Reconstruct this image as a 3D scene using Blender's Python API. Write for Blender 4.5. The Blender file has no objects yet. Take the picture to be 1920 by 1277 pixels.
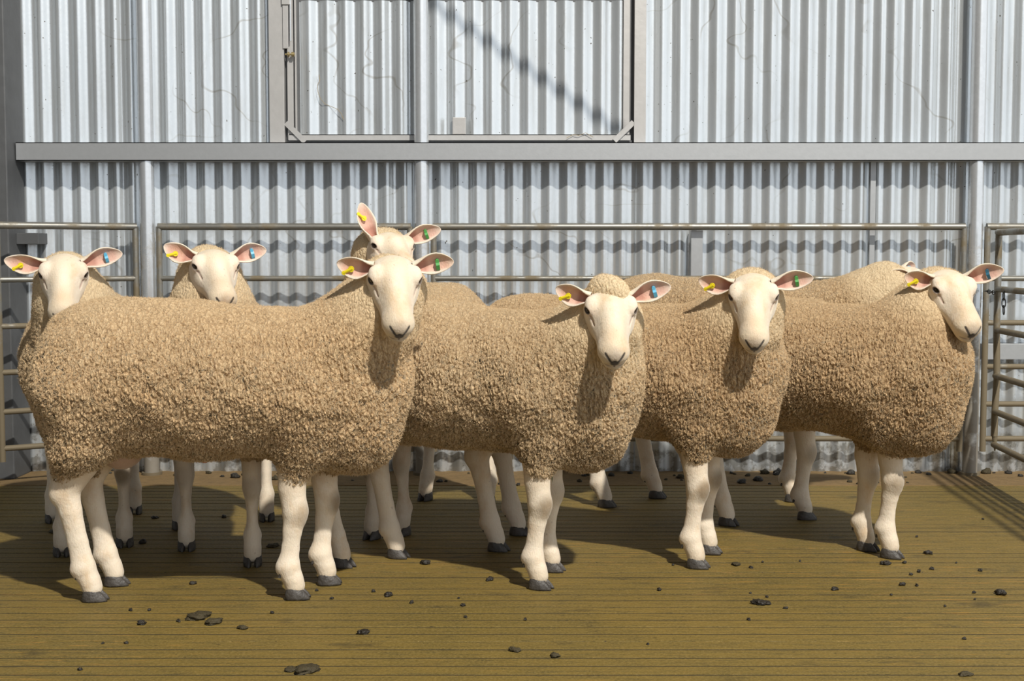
import bpy, bmesh, math, random
import numpy as np
from mathutils import Vector, Matrix

SC = bpy.context.scene
COL = SC.collection
PI = math.pi

# ------------------------------------------------------------------ camera
PITCH = math.radians(3.76); FPX = 2500.0; CAMH = 0.93
cd = bpy.data.cameras.new('camera'); cam = bpy.data.objects.new('camera', cd); COL.objects.link(cam)
cam.location = (0, 0, CAMH); cam.rotation_euler = (PI/2 - PITCH, 0, 0)
cd.sensor_width = 36; cd.lens = FPX/1920*36; cd.clip_start = 0.05
SC.camera = cam

# ------------------------------------------------------------------ world, sun, exposure
w = bpy.data.worlds.new('world'); SC.world = w; w.use_nodes = True
nt = w.node_tree; bg = nt.nodes['Background']
# the shed is open and bright ahead and to the right, closed and dim to the left and overhead
tc = nt.nodes.new('ShaderNodeTexCoord'); sx = nt.nodes.new('ShaderNodeSeparateXYZ'); nt.links.new(tc.outputs['Generated'], sx.inputs[0])
def mr(src, a, b_):
    n = nt.nodes.new('ShaderNodeMapRange'); n.interpolation_type = 'SMOOTHSTEP'; n.inputs[1].default_value = a; n.inputs[2].default_value = b_; nt.links.new(src, n.inputs[0]); return n.outputs[0]
def mul(a, b_):
    n = nt.nodes.new('ShaderNodeMath'); n.operation = 'MULTIPLY'; nt.links.new(a, n.inputs[0])
    if isinstance(b_, float): n.inputs[1].default_value = b_
    else: nt.links.new(b_, n.inputs[1])
    return n.outputs[0]
e_ = mul(mul(mr(sx.outputs[0], -.22, .06), mr(sx.outputs[1], .35, .0)), mul(mr(sx.outputs[2], -.25, .05), mr(sx.outputs[2], .75, .25)))
ad = nt.nodes.new('ShaderNodeMath'); ad.operation = 'MULTIPLY_ADD'; nt.links.new(e_, ad.inputs[0]); ad.inputs[1].default_value = 1.08; ad.inputs[2].default_value = .10
nt.links.new(ad.outputs[0], bg.inputs[1]); bg.inputs[0].default_value = (0.88, 0.94, 1.0, 1)
# high flood lamp under the shed roof, out of the picture to the right of the camera
sl = bpy.data.lights.new('roof_lamp', 'POINT'); sl.energy = 6000; sl.shadow_soft_size = .16; sl.color = (1.0, 0.955, 0.87)
so = bpy.data.objects.new('roof_lamp', sl); COL.objects.link(so); so.location = (3.1, -2.7, 8.6)
SC.view_settings.view_transform = 'Standard'; SC.view_settings.look = 'None'
SC.view_settings.gamma = 1; SC.view_settings.exposure = 0.0; SC.view_settings.use_curve_mapping = False

def ray(px, py):
    u = (px-960)/FPX; v = (638.5-py)/FPX
    return Vector((u, math.cos(PITCH)+v*math.sin(PITCH), -math.sin(PITCH)+v*math.cos(PITCH)))
def G(px, py, z=0.0):
    r = ray(px, py); t = (z-CAMH)/r.z
    return Vector((r.x*t, r.y*t, z))
def P(px, py, y):
    r = ray(px, py); t = y/r.y
    return Vector((r.x*t, y, CAMH+r.z*t))
WALL_Y = G(960, 884).y

# ------------------------------------------------------------------ helpers
def tag(o, label=None, cat=None, group=None, kind=None):
    if label: o['label'] = label
    if cat: o['category'] = cat
    if group: o['group'] = group
    if kind: o['kind'] = kind
    return o
def empty(name, loc=(0, 0, 0), rz=0.0):
    o = bpy.data.objects.new(name, None); COL.objects.link(o); o.location = loc; o.rotation_euler = (0, 0, rz)
    o.empty_display_size = 0.05
    return o
def link(name, me, mat=None, parent=None):
    if mat: me.materials.append(mat)
    o = bpy.data.objects.new(name, me); COL.objects.link(o)
    if parent: o.parent = parent
    return o
class MB:
    def __init__(s): s.v = []; s.f = []; s.sm = []
    def add(s, vs, fs, smooth=True):
        n = len(s.v); s.v += [tuple(v) for v in vs]
        s.f += [tuple(i+n for i in f) for f in fs]; s.sm += (smooth if isinstance(smooth, list) else [smooth]*len(fs)); return s
    def box(s, lo, hi, M=None, bev=0.0):
        x0, y0, z0 = lo; x1, y1, z1 = hi
        bm = bmesh.new(); bmesh.ops.create_cube(bm, size=1)
        for v in bm.verts:
            v.co = Vector(((v.co.x+.5)*(x1-x0)+x0, (v.co.y+.5)*(y1-y0)+y0, (v.co.z+.5)*(z1-z0)+z0))
        if bev: bmesh.ops.bevel(bm, geom=list(bm.edges), offset=bev, segments=2, affect='EDGES', profile=0.6)
        if M: bm.transform(M)
        bm.verts.index_update()
        s.add([v.co[:] for v in bm.verts], [[v.index for v in f.verts] for f in bm.faces], False); bm.free(); return s
    def tube(s, pts, r, n=16, cap=True):
        pts = [Vector(p) for p in pts]; rs = r if isinstance(r, (list, tuple)) else [r]*len(pts)
        vs = []; fs = []; prev = None
        for i, p in enumerate(pts):
            t = (pts[min(i+1, len(pts)-1)]-pts[max(i-1, 0)]).normalized()
            if prev is None:
                a = Vector((0, 0, 1)) if abs(t.z) < .9 else Vector((1, 0, 0))
                u = t.cross(a).normalized()
            else: u = (prev-t*prev.dot(t)).normalized()
            prev = u; wv = t.cross(u)
            for k in range(n):
                a = 2*PI*k/n; vs.append(p+(u*math.cos(a)+wv*math.sin(a))*rs[i])
        for i in range(len(pts)-1):
            for k in range(n):
                a = i*n+k; b = i*n+(k+1) % n; fs.append((a, b, b+n, a+n))
        s.add(vs, fs, True)
        if cap:
            m = len(pts)-1
            s.add(vs[:n], [tuple(reversed(range(n)))], False); s.add(vs[m*n:m*n+n], [tuple(range(n))], False)
        return s
    def build(s, name, mat=None, parent=None):
        me = bpy.data.meshes.new(name); me.from_pydata(s.v, [], s.f)
        me.polygons.foreach_set('use_smooth', s.sm); me.update()
        return link(name, me, mat, parent)

# ------------------------------------------------------------------ node helpers
def newmat(name):
    m = bpy.data.materials.new(name); m.use_nodes = True
    nt = m.node_tree; b = nt.nodes['Principled BSDF']
    return m, nt, b
def N(nt, typ, **kw):
    n = nt.nodes.new(typ)
    for k, v in kw.items():
        if k.startswith('i_'):
            key = k[2:]; key = int(key) if key.isdigit() else key.replace('_', ' ')
            n.inputs[key].default_value = v
        else: setattr(n, k, v)
    return n
def L(nt, a, b): nt.links.new(a, b)
def ramp(nt, fac, stops):
    r = nt.nodes.new('ShaderNodeValToRGB'); e = r.color_ramp.elements
    while len(e) < len(stops): e.new(0.5)
    for i, (p, c) in enumerate(stops):
        e[i].position = p; e[i].color = c if len(c) == 4 else (*c, 1)
    L(nt, fac, r.inputs[0]); return r
def mixc(nt, fac, a, b, mode='MIX'):
    m = nt.nodes.new('ShaderNodeMix'); m.data_type = 'RGBA'; m.blend_type = mode
    for src, idx in ((fac, 0), (a, 6), (b, 7)):
        if hasattr(src, 'links') or hasattr(src, 'is_linked'): L(nt, src, m.inputs[idx])
        else: m.inputs[idx].default_value = src if idx == 0 else (*src, 1)
    return m.outputs[2]
def math_(nt, op, a, b=None, c=None):
    m = nt.nodes.new('ShaderNodeMath'); m.operation = op
    for i, s_ in enumerate((a, b, c)):
        if s_ is None: continue
        if hasattr(s_, 'is_linked'): L(nt, s_, m.inputs[i])
        else: m.inputs[i].default_value = s_
    return m.outputs[0]
def coords(nt, scale=(1, 1, 1), kind='Object', loc=(0, 0, 0)):
    tc = nt.nodes.new('ShaderNodeTexCoord'); mp = nt.nodes.new('ShaderNodeMapping')
    mp.inputs['Scale'].default_value = scale; mp.inputs['Location'].default_value = loc
    L(nt, tc.outputs[kind], mp.inputs[0]); return mp.outputs[0]
def noise(nt, vec, scale, detail=3, rough=.5):
    n = N(nt, 'ShaderNodeTexNoise'); n.inputs['Scale'].default_value = scale
    n.inputs['Detail'].default_value = detail; n.inputs['Roughness'].default_value = rough
    L(nt, vec, n.inputs['Vector']); return n.outputs[0]
def bump(nt, b, h, strength, dist):
    bp = N(nt, 'ShaderNodeBump'); bp.inputs['Strength'].default_value = strength; bp.inputs['Distance'].default_value = dist
    L(nt, h, bp.inputs['Height']); L(nt, bp.outputs[0], b.inputs['Normal']); return bp

# ------------------------------------------------------------------ materials
def m_sheet(name, base, rough=.27, metal=.62, loc=(0, 0, 0), muddy=.6):
    m, nt, b = newmat(name)
    v = coords(nt, kind='Object', loc=loc)
    n1 = noise(nt, v, 1.3, 4); n2 = noise(nt, coords(nt, (3, 3, .5)), 9, 5, .6)
    c = mixc(nt, ramp(nt, n1, [(.35, (0, 0, 0)), (.7, (1, 1, 1))]).outputs[0], base, tuple(x*.88 for x in base))
    c = mixc(nt, math_(nt, 'MULTIPLY', ramp(nt, n2, [(.5, (0, 0, 0)), (.8, (1, 1, 1))]).outputs[0], .35), c, (.42, .40, .35))
    sp = noise(nt, coords(nt, (1, 1, 1)), 70, 2, .5)      # fly and dust specks
    c = mixc(nt, ramp(nt, sp, [(.735, (0, 0, 0)), (.755, (1, 1, 1))]).outputs[0], c, (.13, .11, .09))
    tcz = N(nt, 'ShaderNodeTexCoord'); sx = N(nt, 'ShaderNodeSeparateXYZ'); L(nt, tcz.outputs['Object'], sx.inputs[0])
    # splashed dung near the floor, in its own blotches
    mud = noise(nt, coords(nt, (1, 1, 1)), 14, 5, .65)
    hgt = math_(nt, 'MULTIPLY', math_(nt, 'SUBTRACT', .34, sx.outputs[2]), .55)
    md = ramp(nt, math_(nt, 'ADD', mud, hgt), [(.63, (0, 0, 0)), (.72, (1, 1, 1))]).outputs[0]
    c = mixc(nt, math_(nt, 'MULTIPLY', md, muddy), c, (.14, .12, .08))
    # scratches and cobweb lines
    wv = N(nt, 'ShaderNodeTexWave'); wv.inputs['Scale'].default_value = 1.1; wv.inputs['Distortion'].default_value = 22
    wv.inputs['Detail'].default_value = 3; L(nt, coords(nt, (1, 1, 2.2)), wv.inputs['Vector'])
    sc_ = ramp(nt, wv.outputs['Fac'], [(.0, (1, 1, 1)), (.012, (0, 0, 0))]).outputs[0]
    msk = ramp(nt, noise(nt, v, 2.3, 2), [(.5, (0, 0, 0)), (.62, (1, 1, 1))]).outputs[0]
    c = mixc(nt, math_(nt, 'MULTIPLY', math_(nt, 'MULTIPLY', sc_, msk), .5), c, (.35, .32, .27))
    L(nt, c, b.inputs['Base Color']); b.inputs['Metallic'].default_value = metal
    b.inputs['Roughness'].default_value = rough
    bump(nt, b, noise(nt, v, 60, 2), .04, .01)
    return m
def m_galv(name, base=(.74, .76, .78), rust=.45, rough=.25, dirt_z=0.9):
    m, nt, b = newmat(name)
    tcg = N(nt, 'ShaderNodeNewGeometry'); sx = N(nt, 'ShaderNodeSeparateXYZ'); L(nt, tcg.outputs['Position'], sx.inputs[0])
    v = coords(nt)
    vo = N(nt, 'ShaderNodeTexVoronoi'); vo.inputs['Scale'].default_value = 70; L(nt, v, vo.inputs['Vector'])
    sxc = N(nt, 'ShaderNodeSeparateColor'); L(nt, vo.outputs['Color'], sxc.inputs[0])
    c = mixc(nt, sxc.outputs[0], base, tuple(x*.94 for x in base))
    n1 = noise(nt, v, 9, 5, .62)
    # brown grime rubbed on by the animals, low down on the pipes
    low = math_(nt, 'MULTIPLY', math_(nt, 'SUBTRACT', dirt_z, sx.outputs[2]), .32)
    f = ramp(nt, math_(nt, 'ADD', n1, low), [(.52, (0, 0, 0)), (.68, (1, 1, 1))]).outputs[0]
    c = mixc(nt, math_(nt, 'MULTIPLY', f, rust+.3), c, (.17, .125, .06))
    L(nt, c, b.inputs['Base Color'])
    L(nt, math_(nt, 'SUBTRACT', .65, math_(nt, 'MULTIPLY', f, .5)), b.inputs['Metallic'])
    L(nt, math_(nt, 'ADD', rough, math_(nt, 'MULTIPLY', f, .3)), b.inputs['Roughness'])
    bump(nt, b, n1, .15, .003)
    return m
def m_plain(name, col, rough=.5, metal=0, bumpy=.0, bs=60, var=.15):
    m, nt, b = newmat(name); v = coords(nt)
    c = mixc(nt, noise(nt, v, bs*.4, 4), tuple(min(1, x*(1+var)) for x in col), tuple(x*(1-var) for x in col))
    L(nt, c, b.inputs['Base Color']); b.inputs['Roughness'].default_value = rough; b.inputs['Metallic'].default_value = metal
    if bumpy: bump(nt, b, noise(nt, v, bs, 4), bumpy, .01)
    return m
def m_floor():
    m, nt, b = newmat('dung_stained_slats')
    v = coords(nt, (1, 1, 1)); vs = coords(nt, (1.0, 7, 7))
    n1 = noise(nt, v, 1.7, 5, .6); n2 = noise(nt, vs, 9, 6, .65); n3 = noise(nt, v, 140, 3, .6)
    c = mixc(nt, ramp(nt, n1, [(.35, (0, 0, 0)), (.68, (1, 1, 1))]).outputs[0], (.150, .106, .024), (.205, .136, .030))
    c = mixc(nt, ramp(nt, n2, [(.46, (0, 0, 0)), (.72, (1, 1, 1))]).outputs[0], c, (.085, .066, .022))
    c = mixc(nt, ramp(nt, n3, [(.4, (0, 0, 0)), (.75, (.8, .8, .8))]).outputs[0], c, (.27, .19, .055))
    # worn yellow-orange timber showing along some slat edges
    n4 = noise(nt, coords(nt, (1.2, 14, 14), loc=(3, 1, 0)), 6, 6, .7)
    n5 = noise(nt, coords(nt, loc=(5, 2, 0)), .9, 2)
    wmask = math_(nt, 'MULTIPLY', ramp(nt, n4, [(.56, (0, 0, 0)), (.66, (1, 1, 1))]).outputs[0], ramp(nt, n5, [(.45, (0.1, .1, .1)), (.62, (1, 1, 1))]).outputs[0])
    c = mixc(nt, math_(nt, 'MULTIPLY', wmask, .7), c, (.42, .22, .045))
    n6 = noise(nt, coords(nt, (1, 2, 1), loc=(9, 4, 0)), 5.5, 5, .6)
    c = mixc(nt, math_(nt, 'MULTIPLY', ramp(nt, n6, [(.6, (0, 0, 0)), (.72, (1, 1, 1))]).outputs[0], .7), c, (.055, .042, .018))
    n8 = noise(nt, coords(nt, (1, 1.6, 1), loc=(1, 3, 0)), 230, 2, .5)
    c = mixc(nt, math_(nt, 'MULTIPLY', ramp(nt, n8, [(.66, (0, 0, 0)), (.72, (1, 1, 1))]).outputs[0], .6), c, (.40, .28, .10))
    n7 = noise(nt, coords(nt, (1, 2.5, 1), loc=(2, 7, 0)), 42, 2, .5)
    c = mixc(nt, math_(nt, 'MULTIPLY', ramp(nt, n7, [(.70, (0, 0, 0)), (.73, (1, 1, 1))]).outputs[0], .8), c, (.045, .035, .016))
    L(nt, c, b.inputs['Base Color']); b.inputs['Roughness'].default_value = .62
    b.inputs['Specular IOR Level'].default_value = .3
    h = math_(nt, 'ADD', n2, math_(nt, 'MULTIPLY', n3, .5))
    bump(nt, b, h, .45, .006)
    return m
def m_wool(name, tint=(1, 1, 1)):
    m, nt, b = newmat(name)
    tc = N(nt, 'ShaderNodeTexCoord')
    nz = N(nt, 'ShaderNodeTexNoise'); nz.inputs['Scale'].default_value = 17; nz.inputs['Detail'].default_value = 2
    L(nt, tc.outputs['Object'], nz.inputs['Vector'])
    vsub = N(nt, 'ShaderNodeVectorMath', operation='SUBTRACT'); L(nt, nz.outputs['Color'], vsub.inputs[0]); vsub.inputs[1].default_value = (.5, .5, .5)
    vsc = N(nt, 'ShaderNodeVectorMath', operation='SCALE'); L(nt, vsub.outputs[0], vsc.inputs[0]); vsc.inputs['Scale'].default_value = .022
    va = N(nt, 'ShaderNodeVectorMath', operation='ADD'); L(nt, tc.outputs['Object'], va.inputs[0]); L(nt, vsc.outputs[0], va.inputs[1])
    nz2 = N(nt, 'ShaderNodeTexNoise'); nz2.inputs['Scale'].default_value = 85; nz2.inputs['Detail'].default_value = 1
    L(nt, tc.outputs['Object'], nz2.inputs['Vector'])
    v2 = N(nt, 'ShaderNodeVectorMath', operation='MULTIPLY_ADD'); L(nt, nz2.outputs['Color'], v2.inputs[0]); v2.inputs[1].default_value = (.006,)*3; L(nt, va.outputs[0], v2.inputs[2])
    mp = N(nt, 'ShaderNodeMapping'); mp.inputs['Scale'].default_value = (1, 1, .58); L(nt, v2.outputs[0], mp.inputs[0])
    vo = N(nt, 'ShaderNodeTexVoronoi', feature='SMOOTH_F1'); vo.inputs['Scale'].default_value = 150; vo.inputs['Smoothness'].default_value = .15; L(nt, mp.outputs[0], vo.inputs['Vector'])
    big = noise(nt, tc.outputs['Object'], 34, 2, .5)
    fine = noise(nt, tc.outputs['Object'], 500, 2, .6)
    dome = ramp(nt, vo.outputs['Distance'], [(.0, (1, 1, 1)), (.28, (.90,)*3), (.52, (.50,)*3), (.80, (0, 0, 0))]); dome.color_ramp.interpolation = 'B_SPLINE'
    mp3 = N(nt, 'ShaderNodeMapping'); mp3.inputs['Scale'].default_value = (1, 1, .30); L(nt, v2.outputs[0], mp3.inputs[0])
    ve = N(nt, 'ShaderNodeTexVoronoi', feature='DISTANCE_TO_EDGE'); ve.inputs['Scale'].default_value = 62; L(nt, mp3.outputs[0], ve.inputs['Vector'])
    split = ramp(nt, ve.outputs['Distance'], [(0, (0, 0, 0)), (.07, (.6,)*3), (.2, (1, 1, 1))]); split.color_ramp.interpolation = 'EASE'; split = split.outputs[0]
    at = N(nt, 'ShaderNodeAttribute', attribute_name='lock')
    hh = math_(nt, 'ADD', math_(nt, 'MULTIPLY', dome.outputs[0], .62), math_(nt, 'MULTIPLY', split, .32))
    hh = math_(nt, 'ADD', hh, math_(nt, 'MULTIPLY', big, .40))
    hh = math_(nt, 'ADD', hh, math_(nt, 'MULTIPLY', fine, .22))
    hh = math_(nt, 'MULTIPLY', math_(nt, 'SUBTRACT', hh, 1.02), math_(nt, 'ADD', .22, at.outputs['Fac']))
    dp = N(nt, 'ShaderNodeDisplacement'); dp.inputs['Scale'].default_value = .0128; dp.inputs['Midlevel'].default_value = 0
    L(nt, hh, dp.inputs['Height'])
    L(nt, dp.outputs[0], nt.nodes['Material Output'].inputs['Displacement'])
    m.displacement_method = 'BOTH'
    # colour: tan tones, stained patches, shade painted into the cracks
    n1 = noise(nt, tc.outputs['Object'], 5.5, 4, .6)
    c = mixc(nt, ramp(nt, n1, [(.3, (0, 0, 0)), (.7, (1, 1, 1))]).outputs[0], tuple(a*t for a, t in zip((.55, .372, .198), tint)), tuple(a*t for a, t in zip((.61, .445, .262), tint)))
    sepc = N(nt, 'ShaderNodeSeparateColor'); L(nt, vo.outputs['Color'], sepc.inputs[0])
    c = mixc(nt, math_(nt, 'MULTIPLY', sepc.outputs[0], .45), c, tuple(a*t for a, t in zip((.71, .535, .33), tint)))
    c = mixc(nt, math_(nt, 'MULTIPLY', ramp(nt, math_(nt, 'MULTIPLY', dome.outputs[0], split), [(.1, (1, 1, 1)), (.7, (0, 0, 0))]).outputs[0], .6), c, tuple(a*t for a, t in zip((.27, .16, .075), tint)))  # darker brown between the locks paints in the shade of the cracks
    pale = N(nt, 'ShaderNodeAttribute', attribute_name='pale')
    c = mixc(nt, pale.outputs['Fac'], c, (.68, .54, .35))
    mud = N(nt, 'ShaderNodeAttribute', attribute_name='mud')
    c = mixc(nt, mud.outputs['Fac'], c, (.20, .125, .05))
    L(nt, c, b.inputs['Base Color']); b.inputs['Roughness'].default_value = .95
    b.inputs['Specular IOR Level'].default_value = .1
    b.inputs['Sheen Weight'].default_value = .25; b.inputs['Sheen Roughness'].default_value = .5
    b.inputs['Sheen Tint'].default_value = (1, .9, .72, 1)
    return m
def m_skin():
    m, nt, b = newmat('short_white_hair')
    at = N(nt, 'ShaderNodeVertexColor', layer_name='tint')
    v = coords(nt)
    c = mixc(nt, noise(nt, v, 22, 4, .6), at.outputs['Color'], (1.0, .93, .84), 'MULTIPLY')
    fl = noise(nt, coords(nt, (1, 1, .35)), 300, 3, .6)
    c = mixc(nt, math_(nt, 'MULTIPLY', fl, .22), c, (.62, .48, .32), 'MULTIPLY')
    st = ramp(nt, noise(nt, coords(nt, (1, 1, .7)), 13, 5, .65), [(.52, (0, 0, 0)), (.72, (1, 1, 1))]).outputs[0]
    c = mixc(nt, math_(nt, 'MULTIPLY', st, .55), c, (.78, .60, .38), 'MULTIPLY')
    sp = ramp(nt, noise(nt, v, 75, 2, .5), [(.71, (0, 0, 0)), (.75, (1, 1, 1))]).outputs[0]
    c = mixc(nt, math_(nt, 'MULTIPLY', sp, .5), c, (.45, .34, .26))
    L(nt, c, b.inputs['Base Color']); b.inputs['Roughness'].default_value = .75
    b.inputs['Specular IOR Level'].default_value = .2
    b.inputs['Sheen Weight'].default_value = .3; b.inputs['Sheen Tint'].default_value = (1, .97, .9, 1)
    b.inputs['Subsurface Weight'].default_value = .06; b.inputs['Subsurface Radius'].default_value = (.01, .005, .003)
    h = math_(nt, 'ADD', fl, math_(nt, 'MULTIPLY', noise(nt, v, 70, 3, .6), 1.2))
    bump(nt, b, h, .35, .0035)
    return m
M = {}
M['sheet'] = m_sheet('zinc_coated_sheet', (.70, .735, .76))
M['sheet2'] = m_sheet('zinc_coated_sheet_clean', (.73, .765, .79), loc=(4, 0, 2), muddy=0.0)
M['galv'] = m_galv('galvanised_pipe')
M['rail'] = m_galv('worn_rail', (.30, .29, .26), rust=.5, rough=.38, dirt_z=1.15)
M['beam'] = m_plain('galvanised_flat_steel', (.42, .43, .44), .45, .55, .02, 120, .08)
M['frame'] = m_plain('dull_aluminium', (.46, .45, .44), .5, .35, .05, 50, .1)
M['column'] = m_plain('dark_grey_steel', (.115, .118, .122), .6, .3, .1, 30, .25)
M['floor'] = m_floor()
M['shade_muck'] = m_plain('gap_shade_muck', (.026, .019, .008), .9, 0, .5, 90, .4)  # muck brown kept dark to carry the shade of the slat gaps
M['under'] = m_plain('dark_pit', (.012, .01, .008), .9)
M['dust'] = m_plain('trodden_dust', (.21, .135, .055), .9, 0, .5, 60, .35)
M['dung'] = m_plain('dark_dung', (.024, .019, .013), .5, 0, .6, 160, .4)
M['dung2'] = m_plain('olive_dung', (.055, .042, .018), .7, 0, .8, 120, .4)
M['skin'] = m_skin()
M['hoof'] = m_plain('dark_hoof_horn', (.070, .062, .055), .5, 0, .4, 90, .6)
M['eye'] = m_plain('dark_brown_eye', (.018, .010, .006), .08, 0, 0, 60, .3)
M['bolt'] = m_plain('yellow_zinc_bolt', (.45, .36, .18), .4, .7)
M['chain'] = m_plain('dark_steel_chain', (.10, .10, .10), .4, .8)
M['straw'] = m_plain('dry_straw', (.33, .26, .15), .8)
M['yellow'] = m_plain('yellow_plastic', (.82, .68, .02), .4, 0, 0, 60, .05)
M['blue'] = m_plain('light_blue_plastic', (.13, .48, .72), .4, 0, 0, 60, .05)
M['green'] = m_plain('green_plastic', (.09, .36, .09), .4, 0, 0, 60, .05)
M['dkblue'] = m_plain('dark_blue_plastic', (.035, .14, .22), .35, 0, 0, 60, .05)
M['leaf'] = m_plain('green_leaf', (.08, .13, .02), .6)
M['fibre'] = m_plain('wool_fibre', (.65, .48, .288), .9, 0, 0, 20, .12)
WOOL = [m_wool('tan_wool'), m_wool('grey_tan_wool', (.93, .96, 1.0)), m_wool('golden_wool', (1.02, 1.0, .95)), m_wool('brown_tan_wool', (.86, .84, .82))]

# ------------------------------------------------------------------ floor
def build_floor():
    gm = MB(); mb = MB(); pitch = .0632; y = .3; rnd = random.Random(4)
    while y < WALL_Y-.36:
        g = .0036+rnd.random()*.0034; dz = -rnd.random()*.0015
        mb.box((-4.6, y+g/2, -.03), (4.6, y+pitch-g/2, dz), bev=.0022)
        if rnd.random() < 1: gm.box((-4.6, y-.004, -.02), (4.6, y+.004, -.0012-.0012*rnd.random()))
        y += pitch
    o = mb.build('floor', M['floor']); tag(o, kind='structure')
    gm.build('slat_gap_shade_muck', M['shade_muck'], o)  # dark muck strips put in to stand for the shade between slats
    u = MB().box((-4.6, .2, -.30), (4.6, WALL_Y+.3, -.20)).build('floor', M['under'])
    u.name = 'floor_pit'; tag(u, kind='structure')
    k = MB().box((-4.6, y+.002, -.05), (4.6, WALL_Y+.12, .001), bev=.004).build('floor_edge_board', M['dust']); tag(k, kind='structure')
build_floor()

# ------------------------------------------------------------------ wall
PER = .0762
def sheet(x0, x1, z0, z1, y, amp=.0088, ph=0.0):
    n = max(2, int((x1-x0)/PER*18)); vs = []; fs = []; nz = 2
    th = .0012
    for layer in (0, 1):
        for j in range(nz):
            z = z0+(z1-z0)*j/(nz-1)
            for i in range(n+1):
                x = x0+(x1-x0)*i/n
                s_ = math.sin(2*PI*(x/PER)+ph)
                s_ = math.tanh(.6*s_)/math.tanh(.6)
                vs.append((x, y-amp*s_+layer*th, z))
    m = n+1
    for i in range(n):
        fs.append((i, i+1, i+1+m, i+m)); o = 2*m
        fs.append((o+i, o+i+m, o+i+1+m, o+i+1))
    sm = [True]*len(fs); N0 = len(vs); vs += vs[:]      # rims on their own vertices keep the sheet normals clean
    for i in range(n):
        for q in ((i, i+o, i+1+o, i+1), (m+i, m+i+1, m+i+1+o, m+i+o)): fs.append(tuple(k+N0 for k in q)); sm.append(False)
    for q in ((0, m, m+2*m, 2*m), (n, n+2*m, n+3*m, n+m)): fs.append(tuple(k+N0 for k in q)); sm.append(False)
    return vs, fs, sm
def solve_z(py, y): return P(960, py, y).z
HX0, HX1 = P(534, 130, WALL_Y).x, P(1188, 130, WALL_Y).x
BEAM_Y0 = WALL_Y-.118
BZ0, BZ1 = solve_z(301, BEAM_Y0), solve_z(267, BEAM_Y0)
ZTOP = 2.6
wl = MB()
wl.add(*sheet(-4.6, P(232, 130, WALL_Y).x, .0, ZTOP, WALL_Y+.004, ph=.4))
wl.add(*sheet(P(225, 130, WALL_Y).x, HX0-.01, .0, ZTOP, WALL_Y, ph=1.1))
wl.add(*sheet(HX0-.012, HX1+.01, .0, BZ1-.02, WALL_Y, ph=1.1))
wl.add(*sheet(HX1+.01, P(1650, 400, WALL_Y).x, .0, ZTOP, WALL_Y, ph=0))
wl.add(*sheet(P(1643, 400, WALL_Y).x, 4.6, .0, ZTOP, WALL_Y-.003, ph=1.9))
tag(wl.build('wall_back', M['sheet']), kind='structure')

# long horizontal steel beam and lower wall rail
bm_ = MB().box((P(30, 290, BEAM_Y0).x, BEAM_Y0, BZ0), (4.6, BEAM_Y0+.003, BZ1))
bm_.box((P(30, 290, BEAM_Y0).x, BEAM_Y0, BZ1-.003), (4.6, WALL_Y-.010, BZ1)).box((P(30, 290, BEAM_Y0).x, BEAM_Y0, BZ0), (4.6, WALL_Y-.010, BZ0+.003))
o = bm_.build('trim_1', M['beam']); tag(o, kind='structure')
LZ0, LZ1 = solve_z(674, WALL_Y-.06), solve_z(645, WALL_Y-.06)
o = MB().box((-2.05, WALL_Y-.06, LZ0), (4.6, WALL_Y-.057, LZ1), bev=.001).box((-2.05, WALL_Y-.058, LZ1-.003), (4.6, WALL_Y-.01, LZ1)).build('trim_2', M['beam']); tag(o, kind='structure')

# dark steel corner column
cx1 = P(41, 880, WALL_Y-.12).x
o = MB().box((cx1-.42, WALL_Y-.20, 0), (cx1, WALL_Y-.012, ZTOP), bev=.006).build('steel_column', M['column'])
tag(o, 'wide dark grey steel column at the left edge behind the pen', 'column')
br = MB().box((cx1, WALL_Y-.12, solve_z(458, WALL_Y-.1)), (P(75, 440, WALL_Y-.1).x, WALL_Y-.012, solve_z(437, WALL_Y-.1)), bev=.002).build('cleat', M['column'])
br.parent = o
# short straps on the wall
def strap(px0, px1, py0, py1, lab, d=.02):
    y = WALL_Y-d-.01
    o = MB().box((P(px0, py0, y).x, y, P(px0, py1, y).z), (P(px1, py0, y).x, y+.012, P(px0, py0, y).z), bev=.001)
    o.box((P(px0, py0, y).x, y+.012, P(px0, py1, y).z), (P(px0, py0, y).x+.003, WALL_Y-.006, P(px0, py0, y).z))
    o = o.build('steel_strap', M['beam']); tag(o, lab, 'strap')
strap(1633, 1643, 303, 560, 'narrow vertical steel strip on the right of the wall under the beam')
strap(1296, 1318, 432, 560, 'short wide grey steel strip hanging behind the middle of the top rail', .05)

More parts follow.
